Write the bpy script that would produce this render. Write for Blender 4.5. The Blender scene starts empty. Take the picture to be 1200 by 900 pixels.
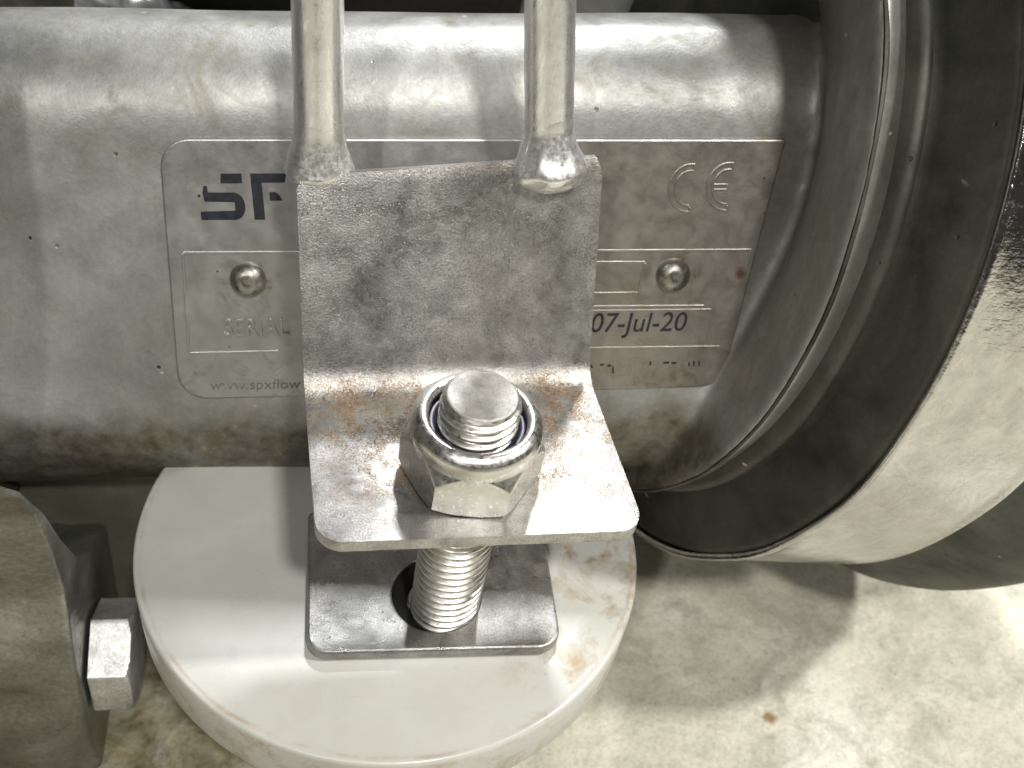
import bpy, bmesh, math, random
from mathutils import Vector, Matrix, noise

random.seed(7)
S = 0.001            # everything below is written in millimetres
ZO = 100.0           # height of the bracket flange above the floor
COL = bpy.context.scene.collection
scene = bpy.context.scene
PI = math.pi

def P(x, y, z):
    """millimetres, measured from the bolt at the flange -> metres, floor at z = 0"""
    return Vector((x * S, y * S, (z + ZO) * S))

# ------------------------------------------------------------------ camera
cam_d = bpy.data.cameras.new('camera')
cam = bpy.data.objects.new('camera', cam_d)
COL.objects.link(cam)
cam_d.sensor_width = 36.0
cam_d.lens = 40.5
cam_d.clip_start = 0.005
cam_d.clip_end = 50
right = Vector((0.98681, -0.11405, 0.11489))
up = Vector((-0.00251, 0.69882, 0.71529))
back = Vector((-0.16186, -0.70615, 0.68932))
m = Matrix((right, up, back)).transposed().to_4x4()
m.translation = P(-22.13, -116.36, 131.97)
cam.matrix_world = m
cam_d.dof.use_dof = True
cam_d.dof.focus_distance = 0.182
cam_d.dof.aperture_fstop = 30
scene.camera = cam

# ------------------------------------------------------------------ world and lamps (indoors)
world = bpy.data.worlds.new('World')
scene.world = world
world.use_nodes = True
bg = world.node_tree.nodes['Background']
bg.inputs['Color'].default_value = (1.0, 0.97, 0.91, 1)
bg.inputs['Strength'].default_value = 0.055

def lamp(name, direction, dist, size, size_y, watt, color, spread=180):
    d = bpy.data.lights.new(name, 'AREA')
    d.shape = 'RECTANGLE'
    d.size = size
    d.size_y = size_y
    d.energy = watt
    d.color = color
    d.spread = math.radians(spread)
    o = bpy.data.objects.new(name, d)
    COL.objects.link(o)
    v = Vector(direction).normalized()
    o.location = P(0, 20, 0) + v * dist
    o.rotation_euler = v.to_track_quat('Z', 'Y').to_euler()
    return o

lamp('ceiling_lamp_right', (0.66, -0.12, 0.74), 1.6, 0.08, 0.08, 22, (1.0, 0.965, 0.90))
lamp('ceiling_lamp_back', (0.14, 0.62, 0.77), 2.0, 0.14, 0.16, 34, (0.96, 0.98, 1.0))
lamp('ceiling_lamp_left', (-0.34, -0.66, 0.67), 1.8, 0.06, 0.06, 7, (1.0, 0.97, 0.91))
lamp('ceiling_lamp_front', (0.12, -0.54, 0.83), 1.9, 0.14, 0.14, 21, (1.0, 0.975, 0.92))

vs = scene.view_settings
vs.view_transform = 'Standard'
vs.look = 'None'
vs.exposure = 0.06
vs.gamma = 1
vs.use_curve_mapping = False

# ------------------------------------------------------------------ materials
def new_mat(name):
    mt = bpy.data.materials.new(name)
    mt.use_nodes = True
    nt = mt.node_tree
    return mt, nt, nt.nodes, nt.links, nt.nodes['Principled BSDF']

class NB:
    """small helper for node graphs in object space measured in millimetres"""
    def __init__(s, name):
        s.mt, s.nt, s.N, s.L, s.b = new_mat(name)
        tc = s.N.new('ShaderNodeTexCoord')
        mp = s.N.new('ShaderNodeMapping')
        mp.inputs['Scale'].default_value = (1000, 1000, 1000)
        s.L.new(tc.outputs['Object'], mp.inputs['Vector'])
        s.co = mp.outputs['Vector']
        s.bump_h = []
    def scaled(s, sc, loc=(0, 0, 0)):
        mp = s.N.new('ShaderNodeMapping')
        mp.inputs['Scale'].default_value = sc
        mp.inputs['Location'].default_value = loc
        s.L.new(s.co, mp.inputs['Vector'])
        return mp.outputs['Vector']
    def noise(s, scale, detail=4, rough=.55, dist=0, vec=None):
        n = s.N.new('ShaderNodeTexNoise')
        n.inputs['Scale'].default_value = scale
        n.inputs['Detail'].default_value = min(detail, 4)
        n.inputs['Roughness'].default_value = rough
        n.inputs['Distortion'].default_value = dist
        s.L.new(vec or s.co, n.inputs['Vector'])
        return n.outputs['Fac']
    def voro(s, scale, feature='F1', vec=None, out='Distance', rnd=1.0):
        n = s.N.new('ShaderNodeTexVoronoi')
        n.feature = feature
        n.inputs['Scale'].default_value = scale
        n.inputs['Randomness'].default_value = rnd
        s.L.new(vec or s.co, n.inputs['Vector'])
        return n.outputs[out]
    def ramp(s, fac, stops, interp='LINEAR'):
        r = s.N.new('ShaderNodeValToRGB')
        r.color_ramp.interpolation = interp
        e = r.color_ramp.elements
        while len(e) < len(stops):
            e.new(0.5)
        for k, (p, c) in enumerate(stops):
            e[k].position = p
            e[k].color = (c, c, c, 1) if isinstance(c, (int, float)) else (*c, 1)
        s.L.new(fac, r.inputs['Fac'])
        return r.outputs['Color']
    def math(s, op, a, b=None, clamp=False):
        n = s.N.new('ShaderNodeMath')
        n.operation = op
        n.use_clamp = clamp
        for k, v in enumerate((a, b)):
            if v is None:
                continue
            if isinstance(v, (int, float)):
                n.inputs[k].default_value = v
            else:
                s.L.new(v, n.inputs[k])
        return n.outputs[0]
    def mix(s, fac, a, b, mode='MIX'):
        n = s.N.new('ShaderNodeMix')
        n.data_type = 'RGBA'
        n.blend_type = mode
        for key, v in ((0, fac), (6, a), (7, b)):
            if isinstance(v, (int, float)):
                n.inputs[key].default_value = v if key == 0 else (v, v, v, 1)
            elif isinstance(v, tuple):
                n.inputs[key].default_value = (*v, 1)
            else:
                s.L.new(v, n.inputs[key])
        return n.outputs[2]
    def sep(s):
        n = s.N.new('ShaderNodeSeparateXYZ')
        s.L.new(s.co, n.inputs[0])
        return n.outputs
    def band(s, v, lo, hi, soft):
        """1 between lo and hi, fading over soft"""
        a = s.N.new('ShaderNodeMapRange')
        a.inputs['From Min'].default_value = lo - soft
        a.inputs['From Max'].default_value = lo + soft
        s.L.new(v, a.inputs['Value'])
        b = s.N.new('ShaderNodeMapRange')
        b.inputs['From Min'].default_value = hi + soft
        b.inputs['From Max'].default_value = hi - soft
        s.L.new(v, b.inputs['Value'])
        return s.math('MULTIPLY', a.outputs[0], b.outputs[0])
    def set(s, key, v):
        i = s.b.inputs[key]
        if isinstance(v, (int, float)):
            i.default_value = v
        elif isinstance(v, tuple):
            i.default_value = (*v, 1)
        else:
            s.L.new(v, i)
    def bump(s, h, strength, dist_mm, prev=None):
        n = s.N.new('ShaderNodeBump')
        n.inputs['Strength'].default_value = strength
        n.inputs['Distance'].default_value = dist_mm * S
        s.L.new(h, n.inputs['Height'])
        if prev:
            s.L.new(prev, n.inputs['Normal'])
        s.L.new(n.outputs[0], s.b.inputs['Normal'])
        return n.outputs[0]

def mat_cast(name, lo, hi, dirt, metallic=.62, rough=(.36, .56), grain=1.0, dirt_amt=.5, lump=.14, end_shade_crud=False):
    g = NB(name)
    big = g.ramp(g.noise(.035, 5, .6, .6), [(.35, lo), (.65, hi)])
    dm = g.ramp(g.noise(.09, 7, .68, 1.2), [(.52, 0), (.72, dirt_amt)])
    c = g.mix(dm, big, dirt)
    if end_shade_crud:      # shade painted dark onto the flared end, and crud on the underside
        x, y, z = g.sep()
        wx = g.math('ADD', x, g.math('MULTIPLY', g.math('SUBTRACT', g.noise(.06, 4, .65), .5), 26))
        end_shade = g.math('MULTIPLY', g.band(wx, 54, 300, 10), .86)
        c = g.mix(end_shade, c, g.ramp(g.noise(.1, 4, .7), [(.35, (.10, .10, .075)), (.65, (.19, .19, .155))]))
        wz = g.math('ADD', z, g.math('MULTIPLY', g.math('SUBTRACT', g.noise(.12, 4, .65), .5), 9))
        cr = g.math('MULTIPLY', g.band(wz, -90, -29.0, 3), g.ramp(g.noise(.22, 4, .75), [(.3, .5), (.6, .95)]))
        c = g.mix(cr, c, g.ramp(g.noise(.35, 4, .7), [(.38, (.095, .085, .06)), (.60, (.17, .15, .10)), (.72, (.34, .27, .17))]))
    fine = g.ramp(g.noise(1.1, 4, .7), [(.3, .86 if lump < .3 else .72), (.7, 1.08 if lump < .3 else 1.15)])
    c = g.mix(1.0, c, fine, 'MULTIPLY')
    # dark pits and pale flecks
    pit = g.ramp(g.voro(.17), [(.0, 1), (.045, 1), (.07, 0)])
    pit = g.math('MULTIPLY', pit, g.ramp(g.noise(.05, 2), [(.50, 0), (.57, 1)]))
    c = g.mix(pit, c, (.06, .042, .026))
    fl = g.ramp(g.voro(.11, vec=g.scaled((1.0, .55, 1.6), (13, 5, 2))), [(.0, 1), (.035, 1), (.06, 0)])
    fl = g.math('MULTIPLY', fl, g.ramp(g.noise(.045, 2, vec=g.scaled((1, 1, 1), (40, 3, 9))), [(.44, 0), (.5, .9)]))
    c = g.mix(fl, c, (.62, .55, .45))
    g.set('Base Color', c)
    g.set('Metallic', g.math('SUBTRACT', metallic, g.math('MULTIPLY', dm, .5)))
    g.set('Roughness', g.ramp(g.noise(.12, 6, .65), [(.3, rough[0]), (.7, rough[1])]))
    b1 = g.bump(g.noise(1.9 / grain, 4, .7), .24, .18)
    b2 = g.bump(g.noise(.13 if lump < .3 else .3, 4, .6), lump, .7, b1)
    g.bump(g.math('SUBTRACT', 1, pit), .6, .4, b2)
    return g.mt

def mat_plate_steel(name, rust_fn=None, base=(.60, .595, .58), rough=(.25, .46), grain=.26, metallic=1.0):
    """blasted stainless sheet: fine sparkling grain and rust bloom"""
    g = NB(name)
    x, y, z = g.sep()
    mott = g.ramp(g.noise(.085, 4, .72, .25), [(.34, .46), (.5, .80), (.66, 1.08)])
    c = g.mix(1.0, base, mott, 'MULTIPLY')
    speck = g.ramp(g.noise(3.0, 3, .75), [(.38, .60), (.56, 1.06)])
    c = g.mix(g.ramp(g.noise(.09, 4, .6), [(.38, .35), (.60, .95)]), c, g.mix(1.0, c, speck, 'MULTIPLY'))
    met = metallic
    if rust_fn:
        r = rust_fn(g, x, y, z)
        rc = g.ramp(g.noise(1.3, 4), [(.35, (.12, .08, .045)), (.65, (.29, .205, .125))])
        c = g.mix(r, c, rc)
        met = g.math('SUBTRACT', metallic, g.math('MULTIPLY', r, .75))
    g.set('Base Color', c)
    g.set('Metallic', met)
    g.set('Roughness', g.ramp(g.noise(.13, 4, .7, .1), [(.34, rough[0]), (.66, rough[1])]))
    b = g.bump(g.noise(3.4, 3, .75), grain * 2.2, .16)
    g.bump(g.noise(1.1, 3, .6), .22, .12, b)
    return g.mt

def rust_angle(g, x, y, z):
    n = g.ramp(g.noise(.24, 4, .8, .3), [(.40, 0), (.58, 1)])
    fine = g.ramp(g.noise(3.2, 3, .75), [(.40, 0), (.54, 1)])
    n = g.math('MULTIPLY', n, fine)
    fold = g.band(z, -1.5, 4.5, 3)
    flat = g.math('MULTIPLY', g.band(z, -6, 1.2, .8), g.math('ADD', g.math('MULTIPLY', g.band(y, 7, 24, 4), .9), g.math('MULTIPLY', g.band(y, -8, 10, 4), .35)))
    top = g.math('MULTIPLY', g.band(z, 32.4, 40, .9), .8)
    patch = g.math('MULTIPLY', g.math('MULTIPLY', g.band(x, -2, 16, 5), g.band(z, 9, 24, 6)), .3)
    # heavier clumps of rust where water stands
    clump = None
    for (x0, x1, y0, y1, k) in ((11, 22, 11, 19, 1.0), (-22, -5, 7, 18, .5), (-17, -8, -5, 5, .7), (8, 20, -4, 8, .45)):
        q = g.math('MULTIPLY', g.math('MULTIPLY', g.band(x, x0, x1, 3), g.band(y, y0, y1, 3)), k)
        clump = q if clump is None else g.math('ADD', clump, q)
    clump = g.math('MULTIPLY', clump, g.band(z, -6, 2.5, .8))
    flat = g.math('ADD', flat, clump)
    w = g.math('ADD', g.math('ADD', g.math('MULTIPLY', fold, .3), g.math('MULTIPLY', flat, .95)), g.math('ADD', top, patch))
    return g.math('MULTIPLY', n, w, True)

def rust_lower(g, x, y, z):
    n = g.ramp(g.noise(.4, 7, .78, 1.5), [(.5, 0), (.68, 1)])
    fine = g.ramp(g.noise(2.4, 3, .7), [(.4, 0), (.6, 1)])
    w = g.math('ADD', g.math('MULTIPLY', g.band(x, 7, 20, 3), .8), .12)
    return g.math('MULTIPLY', g.math('MULTIPLY', n, fine), w, True)

def rust_light(g, x, y, z):
    n = g.ramp(g.noise(.4, 6, .75, 1.5), [(.56, 0), (.72, 1)])
    return g.math('MULTIPLY', n, .5, True)

def mat_polished(name, base=(.66, .65, .62), rough=.16, streak=(.05, .6, .6), rust=0.0, bump=.12, lo=.75, metallic=1.0):
    g = NB(name)
    m_ = g.ramp(g.noise(.25, 6, .65, .5), [(.3, lo), (.7, 1.05)])
    c = g.mix(1.0, base, m_, 'MULTIPLY')
    if rust:
        r = g.ramp(g.noise(.5, 7, .75, 1.0), [(.55, 0), (.72, rust)])
        c = g.mix(r, c, (.26, .15, .07))
        g.set('Metallic', g.math('SUBTRACT', metallic, g.math('MULTIPLY', r, .7)))
    else:
        g.set('Metallic', metallic)
    g.set('Base Color', c)
    st = g.noise(1.6, 5, .7, vec=g.scaled(streak))
    g.set('Roughness', g.ramp(st, [(.3, rough * .7), (.7, rough * 1.7)]))
    b = g.bump(st, bump, .12)
    g.bump(g.noise(.3, 4, .6), bump, .35, b)
    return g.mt

def mat_flat(name, col, rough=.6, spec=.3, var=.25, metallic=0.0):
    g = NB(name)
    c = g.mix(1.0, col, g.ramp(g.noise(.6, 5, .65), [(.3, 1 - var), (.7, 1 + var * .4)]), 'MULTIPLY')
    g.set('Base Color', c)
    g.set('Roughness', rough)
    g.set('Metallic', metallic)
    g.b.inputs['Specular IOR Level'].default_value = spec
    g.bump(g.noise(1.5, 4, .6), .2, .1)
    return g.mt

M = {}
M['body'] = mat_cast('cast_aluminium', (.29, .29, .275), (.48, .48, .465), (.20, .185, .135), dirt_amt=.7, end_shade_crud=True)
M['chamber'] = mat_cast('shaded_cast_aluminium', (.045, .046, .038), (.13, .13, .11), (.05, .045, .03), metallic=.75, rough=(.50, .68), dirt_amt=.7)  # the body's aluminium, with the chamber's shade put into a darker colour
M['casting'] = mat_cast('rough_casting', (.20, .205, .185), (.42, .42, .40), (.10, .095, .065), metallic=.85, rough=(.30, .46), grain=.8, dirt_amt=.6, lump=.45)
M['gap_shade'] = mat_cast('gap_shade_casting', (.13, .13, .095), (.21, .21, .165), (.09, .085, .05), metallic=.4, dirt_amt=.7)  # casting colour darkened to carry the shade of the gap
M['angle'] = mat_plate_steel('blasted_steel_angle', rust_angle)
M['lower'] = mat_plate_steel('blasted_steel_lower', rust_lower, base=(.44, .435, .415), grain=.3)
M['rod'] = mat_polished('drawn_steel_rod', (.88, .875, .865), .27, (1.2, 1.2, .12), .05, .14, lo=.9, metallic=.88)
M['weld'] = mat_polished('weld_metal', (.86, .855, .84), .30, (.8, .8, .8), .22, .10, lo=.85, metallic=.88)
M['nut'] = mat_polished('polished_nut_steel', (.66, .65, .62), .27, (.6, .6, .6), .0, .03, lo=.88)
M['thread'] = mat_polished('thread_steel', (.70, .68, .64), .32, (.6, .6, .6), .2, .05)
M['bolt_end'] = mat_plate_steel('bolt_end_steel', rust_light, base=(.78, .77, .74), rough=(.4, .55), grain=.4, metallic=.7)
M['rivet'] = mat_polished('rivet_metal', (.42, .41, .37), .34, (.6, .6, .6), .5, .06, lo=.7)
M['band'] = mat_polished('polished_band_steel', (.52, .51, .485), .10, (.25, .8, .8), .3, .55)
M['hex'] = mat_plate_steel('zinc_bolt', rust_light, base=(.80, .80, .80), rough=(.36, .5), grain=.08, metallic=.75)
M['nylon_insert'] = mat_flat('dark_blue_nylon', (.012, .016, .035), .35, .5)
M['rubber'] = mat_flat('black_rubber', (.010, .010, .009), .7, .2, .5)
M['ink'] = mat_flat('dark_ink', (.028, .031, .040), .6, .3, .5)
M['ink_worn'] = mat_flat('worn_ink', (.20, .185, .16), .7, .2, .6)

def plate_mat():
    g = NB('stamped_name_plate')
    x, y, z = g.sep()
    base = g.ramp(g.noise(.06, 5, .6, .4), [(.3, (.40, .40, .385)), (.7, (.50, .50, .485))])
    shade_tint = g.math('MULTIPLY', g.band(g.math('ADD', x, g.math('MULTIPLY', g.noise(.07, 4), 14)), 14, 90, 9), .62)  # brown tint puts the shade at the plate's right end into its colour
    base = g.mix(shade_tint, base, (.38, .33, .28))
    stain = g.ramp(g.noise(.22, 7, .74, 1.2), [(.5, 0), (.74, 1)])
    edge = g.math('ADD', g.band(z, -30, -17, 4), g.math('MULTIPLY', g.band(x, 20, 70, 8), .55))
    edge = g.math('MULTIPLY', g.math('ADD', edge, .10, True), .75)
    # grime that has collected round the rivets
    for rx in (-38.4, 36.4):
        dx = g.math('SUBTRACT', x, rx)
        dz = g.math('ADD', z, 3.4)
        d = g.math('SQRT', g.math('ADD', g.math('MULTIPLY', dx, dx), g.math('MULTIPLY', dz, dz)))
        edge = g.math('ADD', edge, g.math('MULTIPLY', g.band(d, -5, 5.2, 1.6), .8), True)
    c = g.mix(g.math('MULTIPLY', stain, edge), base, (.22, .165, .095))
    rx_, rz_ = g.math('SUBTRACT', x, 48.7), g.math('ADD', z, 1.9)
    rd = g.math('ADD', g.math('SQRT', g.math('ADD', g.math('MULTIPLY', rx_, rx_), g.math('MULTIPLY', rz_, rz_))), g.math('MULTIPLY', g.noise(.6, 3), 1.4))
    c = g.mix(g.math('MULTIPLY', g.band(rd, -5, 1.7, .4), .85), c, (.15, .06, .025))
    pit = g.ramp(g.voro(.16, vec=g.scaled((1, 1, 1), (7, 2, 1))), [(.0, 1), (.03, 1), (.05, 0)])
    pit = g.math('MULTIPLY', pit, g.ramp(g.noise(.06, 2), [(.46, 0), (.54, 1)]))
    c = g.mix(pit, c, (.03, .028, .022))
    g.set('Base Color', c)
    g.set('Metallic', .85)
    g.set('Roughness', g.ramp(g.noise(.3, 5, .65), [(.3, .34), (.7, .5)]))
    b = g.bump(g.noise(1.0, 5, .65), .35, .12)
    g.bump(g.noise(.1, 3, .5), .4, .5, b)
    return g.mt
M['plate'] = plate_mat()

def nylon_mat():
    g = NB('white_nylon')
    x, y, z = g.sep()
    base = g.ramp(g.noise(.03, 4, .55, .5), [(.3, (.44, .44, .405)), (.7, (.52, .522, .495))])
    st = g.ramp(g.noise(.13, 7, .72, .35), [(.50, 0), (.70, 1)])
    w = g.math('ADD', g.band(x, 21, 60, 5), .10)
    rim = g.math('MULTIPLY', g.band(z, -30, -.9, .5), .9)       # the dirty flank
    w = g.math('ADD', w, rim, True)
    c = g.mix(g.math('MULTIPLY', st, g.math('MULTIPLY', w, .85)), base, (.30, .21, .11))
    # ring of dirt left by a washer
    dx = g.math('SUBTRACT', x, 36.5)
    dy = g.math('SUBTRACT', y, -2.0)
    d = g.math('SQRT', g.math('ADD', g.math('MULTIPLY', dx, dx), g.math('MULTIPLY', dy, dy)))
    d = g.math('ADD', d, g.math('MULTIPLY', g.noise(.4, 4), 2.5))
    ring = g.math('MULTIPLY', g.band(d, 5.6, 7.2, .7), g.ramp(g.noise(.35, 5, .7), [(.4, 0), (.6, .9)]))
    c = g.mix(ring, c, (.24, .15, .07))
    rr = g.math('SQRT', g.math('ADD', g.math('MULTIPLY', x, x), g.math('MULTIPLY', y, y)))
    rr = g.math('ADD', rr, g.math('MULTIPLY', g.math('SUBTRACT', g.noise(.15, 4), .5), 1.2))
    line = g.math('MULTIPLY', g.math('MULTIPLY', g.band(rr, 44.6, 45.1, .3), g.band(z, -1.2, .6, .3)), g.ramp(g.noise(.09, 4, .7), [(.42, .0), (.66, .6)]))
    c = g.mix(line, c, (.26, .17, .09))
    scr = g.ramp(g.noise(.7, 4, .6, vec=g.scaled((.12, 1.2, 1))), [(.60, 0), (.70, .35)])
    c = g.mix(scr, c, (.45, .40, .33))
    g.set('Base Color', c)
    g.set('Roughness', g.ramp(g.noise(.12, 5), [(.3, .22), (.7, .40)]))
    g.bump(g.noise(.2, 4), .12, .3)
    return g.mt
M['nylon'] = nylon_mat()

SPOT = (80.0, 11.0)

def floor_mat():
    g = NB('concrete')
    x, y, z = g.sep()
    base = g.ramp(g.noise(.018, 8, .62, .7), [(.30, (.43, .415, .33)), (.5, (.59, .575, .475)), (.7, (.73, .72, .64))])
    blot = g.ramp(g.noise(.07, 6, .68, 1.0), [(.46, 0), (.66, .75)])
    c = g.mix(blot, base, (.38, .37, .30))
    agg = g.ramp(g.voro(.30), [(.10, .80), (.45, 1.05)])
    c = g.mix(.45, c, g.mix(1.0, c, agg, 'MULTIPLY'))
    # oily yellow-brown stain by the casting
    ox = g.math('ADD', x, g.math('MULTIPLY', g.math('SUBTRACT', g.noise(.06, 5), .5), 40))
    oil = g.math('MULTIPLY', g.band(ox, -120, -28, 8), g.ramp(g.noise(.10, 6, .7, .6), [(.30, .35), (.6, .95)]))
    c = g.mix(oil, c, g.ramp(g.noise(.16, 5), [(.35, (.105, .082, .03)), (.65, (.24, .20, .09))]))
    # grit, pores and one rust spot
    grit = g.ramp(g.noise(.9, 4, .75), [(.34, .72), (.5, 1.0), (.68, 1.10)])
    c = g.mix(.8, c, g.mix(1.0, c, grit, 'MULTIPLY'))
    pore = g.ramp(g.voro(.22, vec=g.scaled((1, 1, .01))), [(0, 1), (.05, 1), (.09, 0)])
    pore = g.math('MULTIPLY', pore, g.ramp(g.noise(.04, 2), [(.47, 0), (.55, .8)]))
    c = g.mix(pore, c, (.17, .145, .10))
    sx, sy = g.math('SUBTRACT', x, SPOT[0]), g.math('SUBTRACT', y, SPOT[1])
    sd = g.math('ADD', g.math('SQRT', g.math('ADD', g.math('MULTIPLY', sx, sx), g.math('MULTIPLY', sy, sy))), g.math('MULTIPLY', g.noise(.5, 3), 1.6))
    c = g.mix(g.math('MULTIPLY', g.band(sd, -5, 2.3, .6), .85), c, (.20, .10, .02))
    g.set('Base Color', c)
    g.set('Roughness', g.ramp(g.noise(.08, 5), [(.3, .42), (.7, .75)]))
    b = g.bump(g.noise(.28, 7, .65), .5, .9)
    g.bump(g.noise(.05, 3), .4, 2.0, b)
    return g.mt
M['floor'] = floor_mat()

def plastic_mat():
    g = NB('crumpled_plastic')
    g.set('Base Color', g.ramp(g.noise(.08, 5, .6, 2.0), [(.35, (.012, .012, .012)), (.62, (.10, .105, .105))]))
    g.set('Roughness', .25)
    return g.mt
M['plastic'] = plastic_mat()

# ------------------------------------------------------------------ object helpers
def link(name, me, mat, parent=None, smooth=True):
    o = bpy.data.objects.new(name, me)
    COL.objects.link(o)
    if mat:
        me.materials.append(mat)
    if smooth:
        for p in me.polygons:
            p.use_smooth = True
    if parent:
        o.parent = parent
    return o

def mesh(name, verts, faces):
    me = bpy.data.meshes.new(name)
    me.from_pydata([tuple(c * S for c in v) for v in verts], [], faces)
    me.validate()
    bm = bmesh.new()
    bm.from_mesh(me)
    bmesh.ops.recalc_face_normals(bm, faces=bm.faces)
    bm.to_mesh(me)
    bm.free()
    return me

def empty(name, label, cat, mat4=None, group=None):
    o = bpy.data.objects.new(name, None)
    COL.objects.link(o)
    o.empty_display_size = .01
    o['label'] = label
    o['category'] = cat
    if group:
        o['group'] = group
    if mat4 is not None:
        o.matrix_world = mat4
    return o

def tag(o, label, cat):
    o['label'] = label
    o['category'] = cat
    return o

def frame(origin, ax, ay, az):
    mm = Matrix((ax, ay, az)).transposed().to_4x4()
    mm.translation = P(*origin)
    return mm

def at(x, y, z):
    return Matrix.Translation(P(x, y, z))

def bevel(o, w, seg=3, angle=35):
    b = o.modifiers.new('bevel', 'BEVEL')
    b.width = w * S
    b.segments = seg
    b.limit_method = 'ANGLE'
    b.angle_limit = math.radians(angle)
    b.harden_normals = False
    return o

def sharp(o, deg=40):
    o.data.set_sharp_from_angle(angle=math.radians(deg))
    return o

def revolve(prof, n=96, axis='Z', closed=False):
    """prof: list of (h, r); revolve about the axis"""
    v, f = [], []
    k = len(prof)
    for h, r in prof:
        for i in range(n):
            t = 2 * PI * i / n
            c, s_ = r * math.cos(t), r * math.sin(t)
            v.append((c, s_, h) if axis == 'Z' else (h, c, s_))
    rows = k if closed else k - 1
    for j in range(rows):
        for i in range(n):
            a, b = j * n + i, j * n + (i + 1) % n
            c, d = ((j + 1) % k) * n + (i + 1) % n, ((j + 1) % k) * n + i
            f.append((a, b, c, d))
    if not closed:
        if prof[0][1] > 1e-6:
            f.append(tuple(range(n))[::-1])
        if prof[-1][1] > 1e-6:
            f.append(tuple(range((k - 1) * n, k * n)))
    return v, f

def extrude(poly, h0, h1, axis='Z'):
    n = len(poly)
    v = []
    for h in (h0, h1):
        for a, b in poly:
            v.append((a, b, h) if axis == 'Z' else ((a, h, b) if axis == 'Y' else (h, a, b)))
    f = [tuple(range(n))[::-1], tuple(range(n, 2 * n))]
    for i in range(n):
        j = (i + 1) % n
        f.append((i, j, n + j, n + i))
    return v, f

def round_poly(corners, radii, seg=8):
    """rounded polygon from corners (x, y) in order"""
    out = []
    n = len(corners)
    for i, c in enumerate(corners):
        r = radii[i] if isinstance(radii, (list, tuple)) else radii
        p = Vector(corners[i - 1])
        q = Vector(corners[(i + 1) % n])
        c = Vector(c)
        if r <= 0:
            out.append(tuple(c))
            continue
        a = (p - c).normalized()
        b = (q - c).normalized()
        half = math.acos(max(-1, min(1, a.dot(b)))) / 2
        t = r / math.tan(half)
        cen = c + (a + b).normalized() * (r / math.sin(half))
        p0 = c + a * t
        p1 = c + b * t
        a0 = math.atan2(*(p0 - cen).yx)
        a1 = math.atan2(*(p1 - cen).yx)
        d = (a1 - a0 + PI) % (2 * PI) - PI
        for k in range(seg + 1):
            w = a0 + d * k / seg
            out.append((cen.x + r * math.cos(w), cen.y + r * math.sin(w)))
    return out

def tube(path, r, n=28, r_fn=None):
    pts = [Vector(p) for p in path]
    v, f = [], []
    ref = Vector((1, 0, 0))
    for i, p in enumerate(pts):
        t = (pts[min(i + 1, len(pts) - 1)] - pts[max(i - 1, 0)]).normalized()
        u = (ref - t * ref.dot(t)).normalized() if abs(ref.dot(t)) < .95 else t.orthogonal().normalized()
        w = t.cross(u)
        rr = r_fn(i) if r_fn else r
        for k in range(n):
            a = 2 * PI * k / n
            v.append(p + u * (rr * math.cos(a)) + w * (rr * math.sin(a)))
    for i in range(len(pts) - 1):
        for k in range(n):
            f.append((i * n + k, i * n + (k + 1) % n, (i + 1) * n + (k + 1) % n, (i + 1) * n + k))
    f.append(tuple(range(n))[::-1])
    f.append(tuple(range((len(pts) - 1) * n, len(pts) * n)))
    return v, f

# ------------------------------------------------------------------ floor
def build_floor():
    v, f = [], []
    nx = 60
    ext = 900
    for j in range(nx + 1):
        for i in range(nx + 1):
            x = -ext + 2 * ext * i / nx
            y = -ext + 2 * ext * j / nx
            v.append((x, y, 0))
    for j in range(nx):
        for i in range(nx):
            a = j * (nx + 1) + i
            f.append((a, a + 1, a + nx + 2, a + nx + 1))
    o = link('ground', mesh('ground', v, f), M['floor'])
    o['kind'] = 'structure'
build_floor()

# ------------------------------------------------------------------ pump
BX = Vector((0.9971, -0.0359, 0.0669)).normalized()
BY = Vector((0.058, 0.930, -0.362))
BY = (BY - BX * BY.dot(BX)).normalized()
BZ = BX.cross(BY)
pump = empty('diaphragm_pump', 'grey cast metal pump body with riveted name plate and dark round chamber', 'pump',
             frame((3.26, 42.56, 6.23), BX, BY, BZ))
pump_inv = pump.matrix_world.inverted()

def on_pump(o, mw):
    o.parent = pump
    o.matrix_local = pump_inv @ mw
    return o

# chamber on the right: everything turned about its own axis
AX = Vector((0.971, 0.160, -0.177)).normalized()
AY = Vector((0, 0, 1)).cross(AX).normalized()
AZ = AX.cross(AY)
CH = frame((53.79, 86.25, 7.33), AX, AY, AZ)

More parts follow.
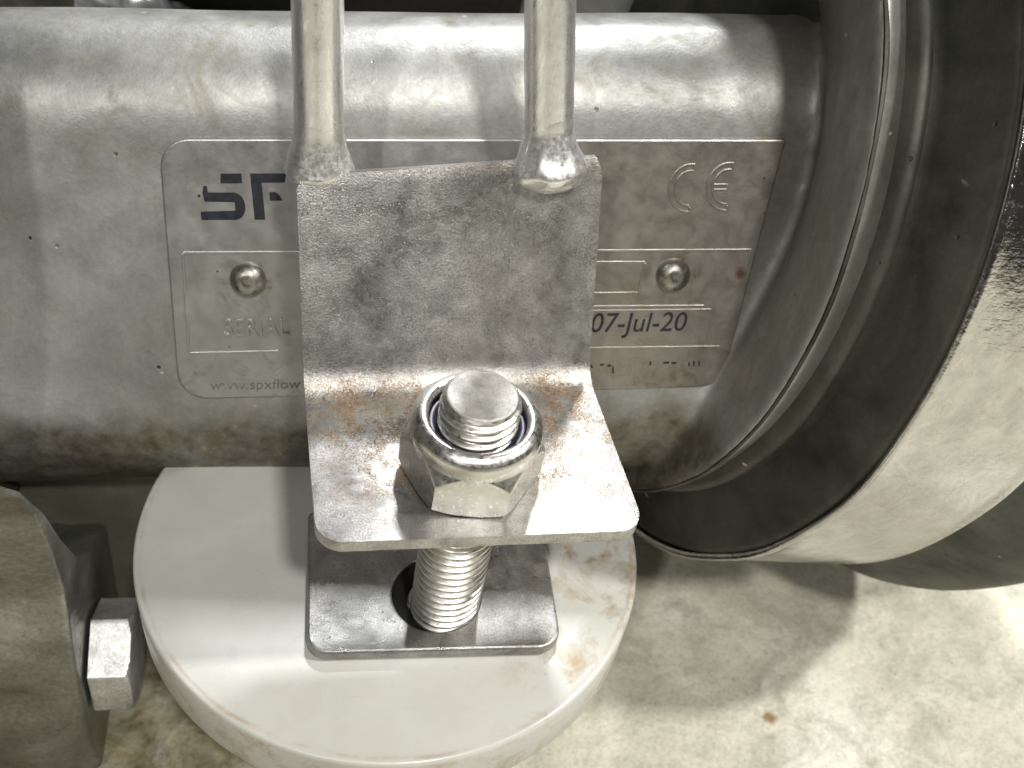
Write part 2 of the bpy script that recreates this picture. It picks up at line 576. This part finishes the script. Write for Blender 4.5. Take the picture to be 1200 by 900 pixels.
def build_body():
    prof = []
    # flat front that carries the plate, bottom to top, then the round shoulder
    for k in range(13):
        a = math.radians(180 + 75 * (1 - k / 12))
        prof.append((22 + 22 * math.cos(a), -27 + 22 * math.sin(a)))
    for k in range(1, 8):
        prof.append((0, -27 + 49.2 * k / 8))
    prof.append((0.0, 22.3))
    R1 = 18.6
    for k in range(1, 21):
        a = math.radians(180 - 8 - 104 * k / 20)
        prof.append((R1 + R1 * math.cos(a) - .15, 22.3 + R1 * math.sin(a)))
    last = prof[-1]
    # shallow parting ridge along the shoulder
    out = []
    for (y, z) in prof:
        d = abs(z - 38.9) if y < 14 else 9
        if z > 30:
            n = Vector((y - R1, z - 22.3)).normalized()
            e = .45 * math.exp(-(d / .55) ** 2)
            y, z = y + n.x * e, z + n.y * e
        out.append((y, z))
    prof = out
    prof += [(last[0] + 18, last[1] - 6), (last[0] + 45, last[1] - 20), (84, 0), (80, -30), (60, -46), (40, -50)]
    xs = [-190 + 5 * i for i in range(54)]
    v, f = [], []
    n = len(prof)
    for x in xs:
        for (y, z) in prof:
            w = noise.noise(Vector((x * .03, y * .04, z * .04))) * .35
            v.append((x, y + (w if y > 1 else w * .25), z + w))
    for i in range(len(xs) - 1):
        for k in range(n):
            f.append((i * n + k, i * n + (k + 1) % n, (i + 1) * n + (k + 1) % n, (i + 1) * n + k))
    f.append(tuple(range(n)))
    f.append(tuple(range((len(xs) - 1) * n, len(xs) * n)))
    # the round end wall flows out of the barrel: both go into one casting
    fv, ff = revolve([(16, 0), (18, 37), (9, 38.5), (4, 40.5), (0.5, 43.5), (-3.2, 48), (-6.2, 53), (-9.0, 59), (-11.4, 65), (-13.2, 70),
                      (-14.2, 73.0), (-14.0, 74.4), (-12.5, 74.6), (-4, 70), (-2, 60), (4, 30), (5, 0)][::-1], 180, 'X')
    rel = pump_inv @ CH
    k0 = len(v)
    v += [tuple(c / S for c in rel @ (Vector(p) * S)) for p in fv]
    f += [tuple(k0 + i for i in q) for q in ff]
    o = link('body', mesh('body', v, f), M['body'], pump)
    rm = o.modifiers.new('one_casting', 'REMESH')
    rm.mode = 'VOXEL'
    rm.voxel_size = .75 * S
    rm.use_smooth_shade = True
    sm = o.modifiers.new('fillet', 'SMOOTH')
    sm.factor = .5
    sm.iterations = 46
build_body()

def wob(verts, amp, sc):
    return [(x, y + amp * noise.noise(Vector((x * sc, y * sc, z * sc))), z + amp * noise.noise(Vector((y * sc, z * sc, x * sc)))) for x, y, z in verts]

def build_chamber():
    v, f = revolve([(0, 60), (-11.0, 70), (-12.6, 72.6), (-13.3, 73.7), (-13.4, 74.2), (-13.0, 74.4), (-12.2, 73.8), (-10.8, 72.4),
                    (-8.8, 71.0), (-7.6, 70.8), (-7.0, 71.8), (-6.5, 73.4), (-5.6, 74.4), (-4.6, 74.4), (-3.8, 73.6), (-3.3, 72.2), (-2.8, 71.4),
                    (-2.2, 71.8), (-1.6, 74), (-.8, 79), (0, 85.5), (.4, 86.6), (1.2, 87.2), (30, 87.2), (33, 86), (36, 85.5), (40, 88), (48, 93.5),
                    (55, 96.6), (59, 97.3), (70, 96), (84, 88), (96, 70), (103, 40), (105, 0.0)], 200, 'X')
    o = on_pump(link('chamber', mesh('chamber', wob(v, .35, .06), f), M['chamber']), CH)
    sharp(o, 60)
    # the matching chamber at the other end of the barrel, just past the left edge of the picture
    o2 = o.copy()
    COL.objects.link(o2)
    on_pump(o2, frame((-95.5, 86.25, 7.33), Vector((-1, 0, 0)), Vector((0, -1, 0)), Vector((0, 0, 1))))
    # polished clamp band round the joint
    v, f = revolve([(.3, 87.3), (.05, 87.7), (.05, 88.2), (.4, 88.6), (1.0, 88.6), (1.8, 88.4), (5, 88.55), (10, 88.9), (16, 89.3), (22, 89.5), (28, 89.7),
                    (30.4, 89.8), (31.2, 90.2), (32.0, 90.0), (32.3, 89.2), (31.9, 88.2), (31, 87.4)], 240, 'X', closed=True)
    o = on_pump(link('clamp_band', mesh('clamp_band', wob(v, .5, .05), f), M['band']), CH)
    o['label'] = 'polished steel band round the dark chamber'
    sharp(o, 50)
build_chamber()

# the casting at the lower left and its hex bolt
def build_casting():
    front = [(-14, 16), (-4, 1), (3, -9), (7.2, -19.4), (9.6, -31), (10.5, -42.5), (9.0, -50), (7.1, -56.3), (5, -68), (4, -76), (4.4, -86), (5.7, -98.5)]
    rest = [(62, -98.5), (70, -92), (72, -84), (62, -76), (45, -66), (30, -57), (20, -46), (14.5, -34), (9.5, -20.5), (2, -6)]
    poly = [Vector(p) for p in front + rest]
    pts = []
    for i in range(len(poly)):
        a, b = poly[i], poly[(i + 1) % len(poly)]
        k = max(1, int((b - a).length / 3.0))
        pts += [a.lerp(b, j / k) for j in range(k)]
    n = len(pts)
    cen = Vector((40, -70))
    # rings: rounded right edge, then the wall going left
    rings = [(-67.0, 1.2), (-67.3, .5), (-67.8, .15), (-68.6, 0)] + [(-72 - 2.6 * k, 0) for k in range(38)]
    v, f = [], []
    for x, inset in rings:
        for p in pts:
            d = (p - cen).normalized()
            q = p - d * inset
            w = 0
            if x < -69:
                w = 2.0 * noise.noise(Vector((x * .11, p.x * .13, p.y * .13))) + 1.1 * noise.noise(Vector((x * .33, p.x * .33, p.y * .33)))
                w *= min(1, (-69 - x) / 5)
            v.append((x, q.x + d.x * w, q.y + d.y * w))
    for i in range(len(rings) - 1):
        for k in range(n):
            f.append((i * n + k, i * n + (k + 1) % n, (i + 1) * n + (k + 1) % n, (i + 1) * n + k))
    f.append(tuple(range(n)))
    f.append(tuple(range((len(rings) - 1) * n, len(rings) * n)))
    o = on_pump(link('foot_casting', mesh('foot_casting', v, f), M['casting']), at(0, 0, 0))
    sharp(o, 60)
    o['label'] = 'rough grey casting at the lower left with a hex bolt'
    # dark block added to fill the shaded gap under the barrel
    v, f = extrude(round_poly([(41, -98.5), (110, -98.5), (110, -40), (60, -38), (45, -42)], [4, 4, 6, 8, 5], 6), -130, -49.5, 'X')
    gap_block = link('gap_block', mesh('gap_block', v, f), M['gap_shade'], o, smooth=False)
    bevel(gap_block, 2.5, 4)
    # hex bolt head, axis along x
    def hexr(t, af):
        t = (t - math.radians(118)) % (PI / 3)
        t = min(t, PI / 3 - t) if t > PI / 6 else t
        return af / 2 / math.cos(t)
    n = 144
    rows = [0, .3] + [.6 + .25 * k for k in range(29)]
    h = 8.0
    v, f = [], []
    for x in rows:
        for i in range(n):
            t = 2 * PI * i / n
            cone = 9.1 + (h - x) * 1.75
            r = min(hexr(t, 19), cone)
            v.append((x, r * math.cos(t), r * math.sin(t)))
    k = len(rows)
    last = rows[-1]
    for (x, r) in ((last + .25, 8.7), (last + .35, 8.2), (last + .3, 4)):
        for i in range(n):
            t = 2 * PI * i / n
            v.append((x, r * math.cos(t), r * math.sin(t)))
    k += 3
    for j in range(k - 1):
        for i in range(n):
            f.append((j * n + i, j * n + (i + 1) % n, (j + 1) * n + (i + 1) % n, (j + 1) * n + i))
    f.append(tuple(range(n)))
    f.append(tuple(range((k - 1) * n, k * n)))
    b = link('hex_bolt', mesh('hex_bolt', v, f), M['hex'])
    sharp(b, 30)
    b.parent = o
    b.location = (-66.2 * S, 17.5 * S, -74 * S)
    v, f = revolve([(0, 6.2), (0, 8.0), (.9, 8.0), (.9, 6.2)], 64, 'X', closed=True)
    w = link('washer', mesh('washer', v, f), M['rubber'])
    w.parent = o
    w.location = (-67.1 * S, 17.5 * S, -74 * S)
build_casting()

# ------------------------------------------------------------------ name plate (child of the pump, lettering its sub-parts)
def build_nameplate():
    outline = round_poly([(-51.2, 22.3), (54.6, 22.1), (54.0, 19), (47.3, -24.0), (-52.2, -24.2)], [5.0, .4, 1.2, 4.5, 5.0], 10)
    v, f = extrude(outline, -1.0, .3, 'Y')
    pl = link('nameplate', mesh('nameplate', v, f), M['plate'], pump, smooth=False)
    bevel(pl, .3, 2)
    pl['label'] = 'stamped metal name plate partly hidden behind the steel bracket'
    face = -1.0

    def bar(name, poly, h, mat, parent=pl, bev=.12):
        v, f = extrude(poly, face - h, face + .12, 'Y')
        o = link(name, mesh(name, v, f), mat, parent, smooth=False)
        if bev:
            bevel(o, bev, 2)
        return o

    def line(x0, z0, x1, z1, w=.45, h=.22):
        d = Vector((x1 - x0, z1 - z0)).normalized()
        nrm = Vector((-d.y, d.x)) * w / 2
        a, b = Vector((x0, z0)), Vector((x1, z1))
        bar('ridge', [tuple(a + nrm), tuple(b + nrm), tuple(b - nrm), tuple(a - nrm)], h, M['plate'], bev=.1)

    # raised frames
    line(-49.0, 3.0, 50.4, 2.5)
    line(-49.0, 2.9, -49.6, -15.3)
    line(-49.6, -15.4, -34.0, -15.3)
    line(50.2, 2.3, 49.5, -1.6)
    line(18, .5, 31.2, .4, .55)
    line(31.2, .3, 30.4, -5.1)
    line(18, -5.2, 30.3, -5.2, .35)
    line(18, -7.7, 42.6, -7.9, .4)
    line(18, -15.7, 46.2, -15.9, .4)
    # recessed lands of the two data fields: thin raised pads give them an edge
    bar('panel', round_poly([(16, -8.4), (44.5, -8.5), (43.4, -15.2), (16, -15.1)], .5, 3), .1, M['plate'], bev=.08)

    # rivets: dome with a small flat
    for (x, z) in ((-38.4, -1.9), (36.4, -2.0)):
        v, f = revolve([(0, 3.1), (-.5, 3.05), (-1.0, 2.85), (-1.5, 2.45), (-1.9, 1.9), (-2.1, 1.45), (-2.16, 1.2), (-2.16, .6), (-2.16, 0)], 48)
        v = [(a, h, b) for a, b, h in v]
        o = sharp(link('rivet', mesh('rivet', v, f), M['rivet'], pl), 20)
        o.location = (x * S, face * S, z * S)
    # stencil logo: two block letters in dark ink
    hh = .10
    def q(px, py):
        # crop of the plate, 6.667 px per photograph pixel -> plate millimetres
        u, w_ = 180 + px / 6.6667, 150 + py / 6.6667
        return (-45.39 + (u - 232) * (6.05 / 46) * 1.0, 16.82 - (w_ - 200) * (8.05 / 55))
    arc = [q(640 + 85 * math.cos(t), 600 + 105 * math.sin(t)) for t in [PI / 2 - PI * k / 16 for k in range(17)]]
    s_lower = [q(348, 640), q(640, 634), q(640, 566), q(388, 560), q(376, 495), q(390, 440), q(418, 440), q(420, 490), q(640, 492)] 
    inner = [q(640, 634), q(648, 600), q(640, 566)]
    s_poly = [q(348, 705), q(640, 705)] + arc[1:-1] + [q(640, 492), q(420, 490), q(418, 440), q(390, 440), q(376, 495), q(388, 560), q(640, 566), q(640, 634), q(348, 640)]
    bar('logo_letter', s_poly, hh, M['ink'], bev=0)
    bar('logo_letter', [q(542, 346), q(712, 346), q(712, 420), q(532, 420)], hh, M['ink'], bev=0)
    bar('logo_letter', [q(785, 346), q(1088, 346), q(1070, 416), q(876, 416), q(886, 705), q(797, 705)], hh, M['ink'], bev=0)
    bar('logo_letter', [q(936, 490), q(985, 490), q(1015, 512), q(1042, 556), q(936, 556)], hh, M['ink'], bev=0)

    # CE mark, raised outline letters
    def arc_letter(cx, cz, R0, w, a0, a1, bar_e=False):
        n = 20
        for (ra, rb) in ((R0, R0 - .32), (R0 - w, R0 - w - .32)):
            poly = [(cx + ra * math.cos(t), cz + ra * 1.12 * math.sin(t)) for t in [a0 + (a1 - a0) * k / n for k in range(n + 1)]]
            poly += [(cx + rb * math.cos(t), cz + rb * 1.12 * math.sin(t)) for t in [a1 + (a0 - a1) * k / n for k in range(n + 1)]]
            bar('mark_letter', poly, .28, M['plate'], bev=.08)
        for t in (a0, a1):
            c, s_ = math.cos(t), math.sin(t)
            p0 = Vector((cx + R0 * c, cz + R0 * 1.12 * s_))
            p1 = Vector((cx + (R0 - w) * c, cz + (R0 - w) * 1.12 * s_))
            d = (p1 - p0).normalized()
            nr = Vector((-d.y, d.x)) * .16
            bar('mark_letter', [tuple(p0 + nr), tuple(p1 + nr), tuple(p1 - nr), tuple(p0 - nr)], .28, M['plate'], bev=.08)
        if bar_e:
            x0, x1 = cx - R0 + w, cx - .1
            for zz in (.45, -.45):
                bar('mark_letter', [(x0, cz + zz + .14), (x1, cz + zz + .14), (x1, cz + zz - .14), (x0, cz + zz - .14)], .24, M['plate'], bev=.06)
    arc_letter(38.3, 13.7, 3.9, 1.0, math.radians(82), math.radians(272))
    arc_letter(45.0, 13.9, 3.9, 1.0, math.radians(82), math.radians(272), True)

    # lettering
    def text(name, body, x, z, size, h, mat, shear=0, sx=1.0, extr=.12, spacing=1.0):
        cu = bpy.data.curves.new(name, 'FONT')
        cu.body = body
        cu.size = size * S
        cu.extrude = extr * S
        cu.space_character = spacing
        cu.resolution_u = 4
        if mat is M['plate']:
            cu.bevel_depth = .05 * S
        tmp = bpy.data.objects.new('tmp', cu)
        COL.objects.link(tmp)
        dg = bpy.context.evaluated_depsgraph_get()
        me = bpy.data.meshes.new_from_object(tmp.evaluated_get(dg))
        bpy.data.objects.remove(tmp)
        # standing upright, facing -y
        for vv in me.vertices:
            a, b, c = vv.co
            vv.co = (a * sx + b * shear, -c, b)
        o = bpy.data.objects.new(name, me)
        COL.objects.link(o)
        me.materials.clear()
        me.materials.append(mat)
        o.parent = pl
        o.location = (x * S, (face - h) * S, z * S)
        return o
    text('date_lettering', '07-Jul-20', 21.6, -12.7, 5.3, .13, M['ink'], .18, .93, .06)
    text('embossed_lettering', 'SERIAL', -43.3, -12.3, 4.5, .1, M['plate'], 0, .82, .26, 1.05)
    text('web_lettering', 'www.spxflow', -46.6, -22.6, 2.7, .02, M['ink_worn'], .1, 1.08, .05)
    # the few worn remains of the small print on the right
    for (x, z, w, h_) in ((22.3, -19.2, .3, .5), (24.0, -19.0, .7, .28), (25.3, -19.2, .8, .3), (26.3, -19.6, .28, 1.3), (35.8, -18.8, 1.1, .35), (37.3, -18.9, .9, .3),
                          (33.2, -18.7, .3, .7), (40.5, -19.0, .3, .7), (41.4, -18.8, .3, .9), (42.4, -18.9, .3, .8)):
        bar('worn_print', [(x, z), (x + w, z + .05), (x + w + .1, z - h_), (x + .1, z - h_ - .05)], .08, M['ink'], bev=0)
build_nameplate()

# ------------------------------------------------------------------ steel angle bracket with its two rods
angle = empty('angle_bracket', 'bent steel angle plate with rust specks and two welded upright rods', 'bracket', at(0, 0, 0))

def build_angle():
    topL, topR = Vector((-26.2, 31.6, 31.2)), Vector((20.9, 33.3, 35.2))
    folL, folR = Vector((-25.1, 17.3, 0)), Vector((22.2, 20.6, 0))
    froL, froR = Vector((-23.0, -13.6, 0)), Vector((25.6, -12.4, 0))
    r = 4.0
    # side paths with a rounded fold
    def path(a, b, c, bend, n_up, n_bend):
        d0 = (a - b).normalized()
        d1 = (c - b).normalized()
        p0, p1 = b + d0 * bend, b + d1 * bend
        up_ = [a.lerp(p0, k / n_up) for k in range(n_up)]
        arc_ = []
        for k in range(n_bend + 1):
            t = k / n_bend
            arc_.append(p0 * (1 - t) ** 2 + b * (2 * t * (1 - t)) + p1 * t ** 2)
        return up_, arc_, p1
    upL, arL, eL = path(topL, folL, froL, 4.0, 14, 8)
    upR, arR, eR = path(topR, folR, froR, 4.0, 14, 8)
    rowsL, rowsR, inset = upL + arL, upR + arR, [0] * (len(upL) + len(arL))
    inset[0] = 1.0
    inset[1] = 0.0
    Ld = (froL - eL).length
    ds = [Ld * k / 8 * .85 for k in range(1, 9)] + [Ld - r + r * math.sin(math.radians(a)) for a in (8, 20, 32, 44, 56, 68, 78, 85, 90)]
    for d in ds:
        if d <= Ld - r:
            i = 0
        else:
            e = d - (Ld - r)
            i = r - math.sqrt(max(0, r * r - e * e))
        t = d / Ld
        rowsL.append(eL.lerp(froL, t))
        rowsR.append(eR.lerp(froR, t))
        inset.append(i)
    v, f = [], []
    nu = 24
    for a, b, i in zip(rowsL, rowsR, inset):
        u = (b - a).normalized()
        a2, b2 = a + u * i, b - u * i
        for k in range(nu + 1):
            p = a2.lerp(b2, k / nu)
            w = .12 * noise.noise(p * .12)
            v.append((p.x, p.y - w * .7, p.z + w))
    for j in range(len(rowsL) - 1):
        for k in range(nu):
            a = j * (nu + 1) + k
            f.append((a, a + 1, a + nu + 2, a + nu + 1))
    me = mesh('angle_plate', v, f)
    o = link('angle_plate', me, M['angle'], angle)
    # make the shown side the upper and front one
    if me.polygons[-1].normal.z < 0:
        me.flip_normals()
    sd = o.modifiers.new('thickness', 'SOLIDIFY')
    sd.thickness = 2.2 * S
    sd.offset = -1
    sd.use_even_offset = True
    bevel(o, .55, 3, 50)
build_angle()

def build_rod(x, y, z, lean):
    base = Vector((x, y, z))
    d = Vector((lean, .17, .985)).normalized()
    pts = [base + d * (s_ * 2.0) for s_ in range(0, 40)]
    top = pts[-1]
    for k in range(1, 13):          # the rods bend back over the pump, out of the picture
        a = k / 12 * PI / 2
        pts.append(top + Vector((0, 22 * (1 - math.cos(a)) + .17 * 22 * math.sin(a), 22 * math.sin(a))))
    end = pts[-1]
    pts += [end + Vector((0, 12 * k, 0)) for k in range(1, 5)]
    v, f = tube([tuple(p) for p in pts], 3.75, 32)
    v = [(p[0] + .06 * noise.noise(Vector(p) * .35), p[1] + .06 * noise.noise(Vector(p) * .33 + Vector((5, 0, 0))), p[2]) for p in v]
    rod = link('rod', mesh('rod', v, f), M['rod'], angle)
    sharp(rod, 50)
    return rod, base, d

def build_weld(rod, base, d, drop, wide, spread, seed, front):
    """lumpy bead where the rod meets the plate edge"""
    prof = [(-drop, .2), (-drop * .95, wide * .40), (-drop * .82, wide * .68), (-drop * .6, wide * .87), (-drop * .3, wide * .97), (0, wide), (.9, wide * .965), (1.8, 3.75 + (wide - 3.75) * .68), (3, 3.75 + (wide - 3.75) * .40), (4.4, 3.75 + (wide - 3.75) * .2), (6, 3.80), (8, 3.76), (10, 3.6)]
    fine = []
    for k in range(len(prof) - 1):
        for j in range(3):
            t = j / 3
            fine.append((prof[k][0] * (1 - t) + prof[k + 1][0] * t, prof[k][1] * (1 - t) + prof[k + 1][1] * t))
    fine.append(prof[-1])
    v, f = revolve(fine, 56)
    u = Vector((1, 0, 0))
    u = (u - d * u.dot(d)).normalized()
    w = d.cross(u)
    out = []
    for (a, b, h) in v:
        fade = max(0, min(1, (6 - h) / 6))
        k = 1 + .09 * fade * noise.noise(Vector((a * .5, b * .5, h * .4 + seed)))
        a2 = a * (1 + (spread - 1) * fade) * k
        b2 = b * k
        p = base + d * h + u * a2 + w * b2 + Vector((0, -front * fade, 0))
        out.append((p.x, p.y, p.z))
    o = link('weld', mesh('weld', out, f), M['weld'], rod)
    return o

r1, b1, d1 = build_rod(-22.8, 35.4, 30.0, -.010)
build_weld(r1, b1, d1, 1.6, 4.9, 1.12, 3, 0)
r2, b2, d2 = build_rod(12.4, 33.3, 33.6, -.105)
build_weld(r2, b2, d2, 3.4, 5.2, 1.12, 11, .7)

# ------------------------------------------------------------------ bolt and lock nut
BAX = Vector((1.5, -.7, 52)).normalized()
bxx = (Vector((1, 0, 0)) - BAX * BAX.x).normalized()
bolt = empty('threaded_bolt', 'threaded steel bolt standing through bracket and lower plate', 'bolt',
             frame((0, 0, 0), bxx, BAX.cross(bxx), BAX))

def build_bolt():
    pitch = 1.75
    n = 72
    z0, z1 = -42.0, 16.2
    per = 12
    rows = int((z1 - z0) / pitch * per)
    v, f = [], []
    def prof(ph):
        ph %= 1.0
        # crest with a small flat, rounded root
        t = abs(ph - .5) * 2
        e = max(0, min(1, (t - .12) / .76))
        return 6.0 - .92 * (.5 - .5 * math.cos(PI * e))
    for j in range(rows + 1):
        z = z0 + (z1 - z0) * j / rows
        for i in range(n):
            t = 2 * PI * i / n
            r = prof(z / pitch - t / (2 * PI))
            top = z1 - z
            lim = 5.25 + top * .75
            r = min(r, lim)
            v.append((r * math.cos(t), r * math.sin(t), z))
    for j in range(rows):
        for i in range(n):
            f.append((j * n + i, j * n + (i + 1) % n, (j + 1) * n + (i + 1) % n, (j + 1) * n + i))
    f.append(tuple(range(n))[::-1])
    o = link('thread', mesh('thread', v, f), M['thread'], bolt)
    sharp(o, 60)
    # flat, slightly dished end face with a thin rim
    prof2 = [(z1 - .02, 5.25), (z1 + .2, 5.12), (z1 + .26, 4.9), (z1 + .2, 4.7), (z1 + .17, 4.5), (z1 + .17, 4.0), (z1 + .17, 3.2), (z1 + .17, 2.2), (z1 + .17, 1.2), (z1 + .17, 0)]
    v, f = revolve(prof2, 72)
    v = [(x, y, z + .07 * noise.noise(Vector((x * .9, y * .9, 3)))) for x, y, z in v]
    e = link('end_face', mesh('end_face', v, f), M['bolt_end'], bolt)
    sharp(e, 50)
build_bolt()

nut = empty('lock_nut', 'steel hex lock nut with rounded collar tightened on the bracket', 'nut',
            frame((0, 0, .85), bxx, BAX.cross(bxx), BAX))

def build_nut():
    turn = math.atan2(-.985, -.10)
    def hexr(t, af):
        t = (t - turn) % (PI / 3)
        t = t if t < PI / 6 else PI / 3 - t
        return af / 2 / math.cos(t)
    n = 240
    rows = [-.45 + .1 * k for k in range(16)] + [1.2 + .3 * k for k in range(11)] + [4.5 + .12 * k for k in range(29)]
    v, f = [], []
    for z in rows:
        for i in range(n):
            t = 2 * PI * i / n
            cone_b = 9.7 + max(0, z + .45) * 1.5
            cone_t = 9.45 + max(0, 7.7 - z) * .58
            r = min(hexr(t, 19.0), cone_b, cone_t)
            v.append((r * math.cos(t), r * math.sin(t), z))
    k = len(rows)
    for j in range(k - 1):
        for i in range(n):
            f.append((j * n + i, j * n + (i + 1) % n, (j + 1) * n + (i + 1) % n, (j + 1) * n + i))
    f.append(tuple(range(n))[::-1])
    f.append(tuple(range((k - 1) * n, k * n)))
    o = link('hex_body', mesh('hex_body', v, f), M['nut'], nut)
    sharp(o, 28)
    prof = [(6.4, 9.5), (7.2, 9.62), (7.7, 9.7), (8.4, 9.86), (9.2, 9.95), (9.9, 9.86), (10.5, 9.6), (11.0, 9.2), (11.4, 8.7), (11.58, 8.2), (11.5, 7.75), (11.2, 7.42), (10.8, 7.32), (9.4, 7.35)]
    fine = []
    for q in range(len(prof) - 1):
        for j in range(3):
            t = j / 3
            fine.append((prof[q][0] * (1 - t) + prof[q + 1][0] * t, prof[q][1] * (1 - t) + prof[q + 1][1] * t))
    fine.append(prof[-1])
    v, f = revolve(fine, 128)
    f = f[:-2]
    link('collar', mesh('collar', v, f), M['nut'], nut)
    v, f = revolve([(8.6, 7.45), (9.75, 7.45), (9.9, 7.0), (9.85, 6.3), (9.5, 6.0), (8.6, 6.0)], 96, closed=True)
    link('nylon_insert', mesh('nylon_insert', v, f), M['nylon_insert'], nut)
build_nut()

# ------------------------------------------------------------------ lower plate with its slotted hole
lower = empty('lower_plate', 'small steel plate with round hole lying on the white disc', 'plate', at(0, 0, -35))

def build_lower():
    hc = Vector((-2.5, 2.0))
    hr = 7.7
    outline = round_poly([(-24.8, 21), (-24.7, -9.1), (18.4, -9.6), (18.6, 21)], [1, 3.6, 4.2, 1], 10)
    # resample the outline by angle about the hole
    n = 160
    def hit(t):
        d = Vector((math.cos(t), math.sin(t)))
        best = None
        m_ = len(outline)
        for i in range(m_):
            a, b = Vector(outline[i]) - hc, Vector(outline[(i + 1) % m_]) - hc
            e = b - a
            den = d.x * e.y - d.y * e.x
            if abs(den) < 1e-9:
                continue
            s_ = (a.x * e.y - a.y * e.x) / den
            u = (a.x * d.y - a.y * d.x) / den
            if s_ > 0 and -1e-6 <= u <= 1 + 1e-6:
                best = s_ if best is None else min(best, s_)
        return hc + d * best
    angs = sorted(set([2 * PI * i / n for i in range(n)] + [math.atan2(p[1] - hc.y, p[0] - hc.x) % (2 * PI) for p in outline]))
    outer = [hit(t) for t in angs]
    inner = [hc + Vector((math.cos(t), math.sin(t))) * hr for t in angs]
    k = len(angs)
    v, f = [], []
    th = 2.5
    for z in (0, -th):
        for ring in (inner, outer):
            for p in ring:
                v.append((p.x, p.y, z))
    for i in range(k):
        j = (i + 1) % k
        f.append((i, j, k + j, k + i))                       # top
        f.append((2 * k + j, 2 * k + i, 3 * k + i, 3 * k + j))   # underside
        f.append((k + i, k + j, 3 * k + j, 3 * k + i))           # outer edge
        f.append((j, i, 2 * k + i, 2 * k + j))                   # hole wall
    o = link('sheet', mesh('sheet', v, f), M['lower'], lower, smooth=False)
    bevel(o, .45, 2, 60)
    v, f = revolve([(-2.4, 5.0), (-2.4, 8.2), (-1.7, 8.2), (-1.3, 7.4), (-1.5, 6.6), (-1.8, 5.0)], 72, closed=True)
    v = [(x + hc.x, y + hc.y, z + .12 * noise.noise(Vector((x * .8, y * .8, 0)))) for x, y, z in v]
    link('rubber_grommet', mesh('rubber_grommet', v, f), M['rubber'], lower)
build_lower()

# ------------------------------------------------------------------ white disc under it
def build_disc():
    t = empty('plastic_disc', 'thick white plastic disc with brown stains under the steel plate', 'disc', at(-9.4, 17.6, -37.7))
    R0 = 46.0
    cut = 22.0
    n = 160
    prof = [(-12.2, 0), (-12.2, R0 - 1.2), (-11.4, R0 - .4), (-10.8, R0 - .2), (-.9, R0 + .05), (-.4, R0 - .1), (-.12, R0 - .35), (0, R0 - .8), (0, R0 - 8), (0, R0 - 20), (0, 0)]
    v, f = [], []
    for h, r in prof:
        for i in range(n):
            a = 2 * PI * i / n
            x, y = r * math.cos(a), r * math.sin(a)
            v.append((x, min(y, cut), h + (.05 * noise.noise(Vector((x * .1, y * .1, 0))))))
    for j in range(len(prof) - 1):
        for i in range(n):
            f.append((j * n + i, j * n + (i + 1) % n, (j + 1) * n + (i + 1) % n, (j + 1) * n + i))
    me = mesh('puck', v, f)
    o = link('puck', me, M['nylon'], t)
    sharp(o, 50)
    v, f = revolve([(-12.1, 22), (-58, 22), (-60, 24), (-62, 24)], 64)
    v = [(x - 1, y * .8 + 2, z) for x, y, z in v]
    link('stem', mesh('stem', v, f), M['chamber'], t)
build_disc()

# ------------------------------------------------------------------ behind the pump
def build_back():
    pts = [(-420 + 30 * k, 335 + 14 * math.sin(k * .25), 52 + 3 * math.sin(k * .4)) for k in range(46)]
    n_r = lambda i: 50 + .8 * math.sin(i * 2.1)
    v, f = tube(pts, 50, 40, n_r)
    o = link('rubber_hose', mesh('rubber_hose', v, f), M['rubber'])
    tag(o, 'black rubber hose lying on the floor behind the pump', 'hose')
    v, f = [], []
    nu, nv = 70, 30
    for j in range(nv + 1):
        for i in range(nu + 1):
            u, w = i / nu, j / nv
            x = -330 + 300 * u
            y = 228 + 70 * w
            env = math.sin(PI * w) ** .6 * (1 - u ** 5)
            ridge = abs(noise.noise(Vector((u * 9, w * 3, 1.0)))) + .5 * abs(noise.noise(Vector((u * 22, w * 8, 4))))
            v.append((x, y, 2 + env * (58 + 34 * ridge)))
    for j in range(nv):
        for i in range(nu):
            a = j * (nu + 1) + i
            f.append((a, a + 1, a + nu + 2, a + nu + 1))
    o = link('plastic_sheet', mesh('plastic_sheet', v, f), M['plastic'])
    sd = o.modifiers.new('thickness', 'SOLIDIFY')
    sd.thickness = .6 * S
    tag(o, 'crumpled grey plastic sheet behind the pump at the top left', 'plastic sheet')
build_back()
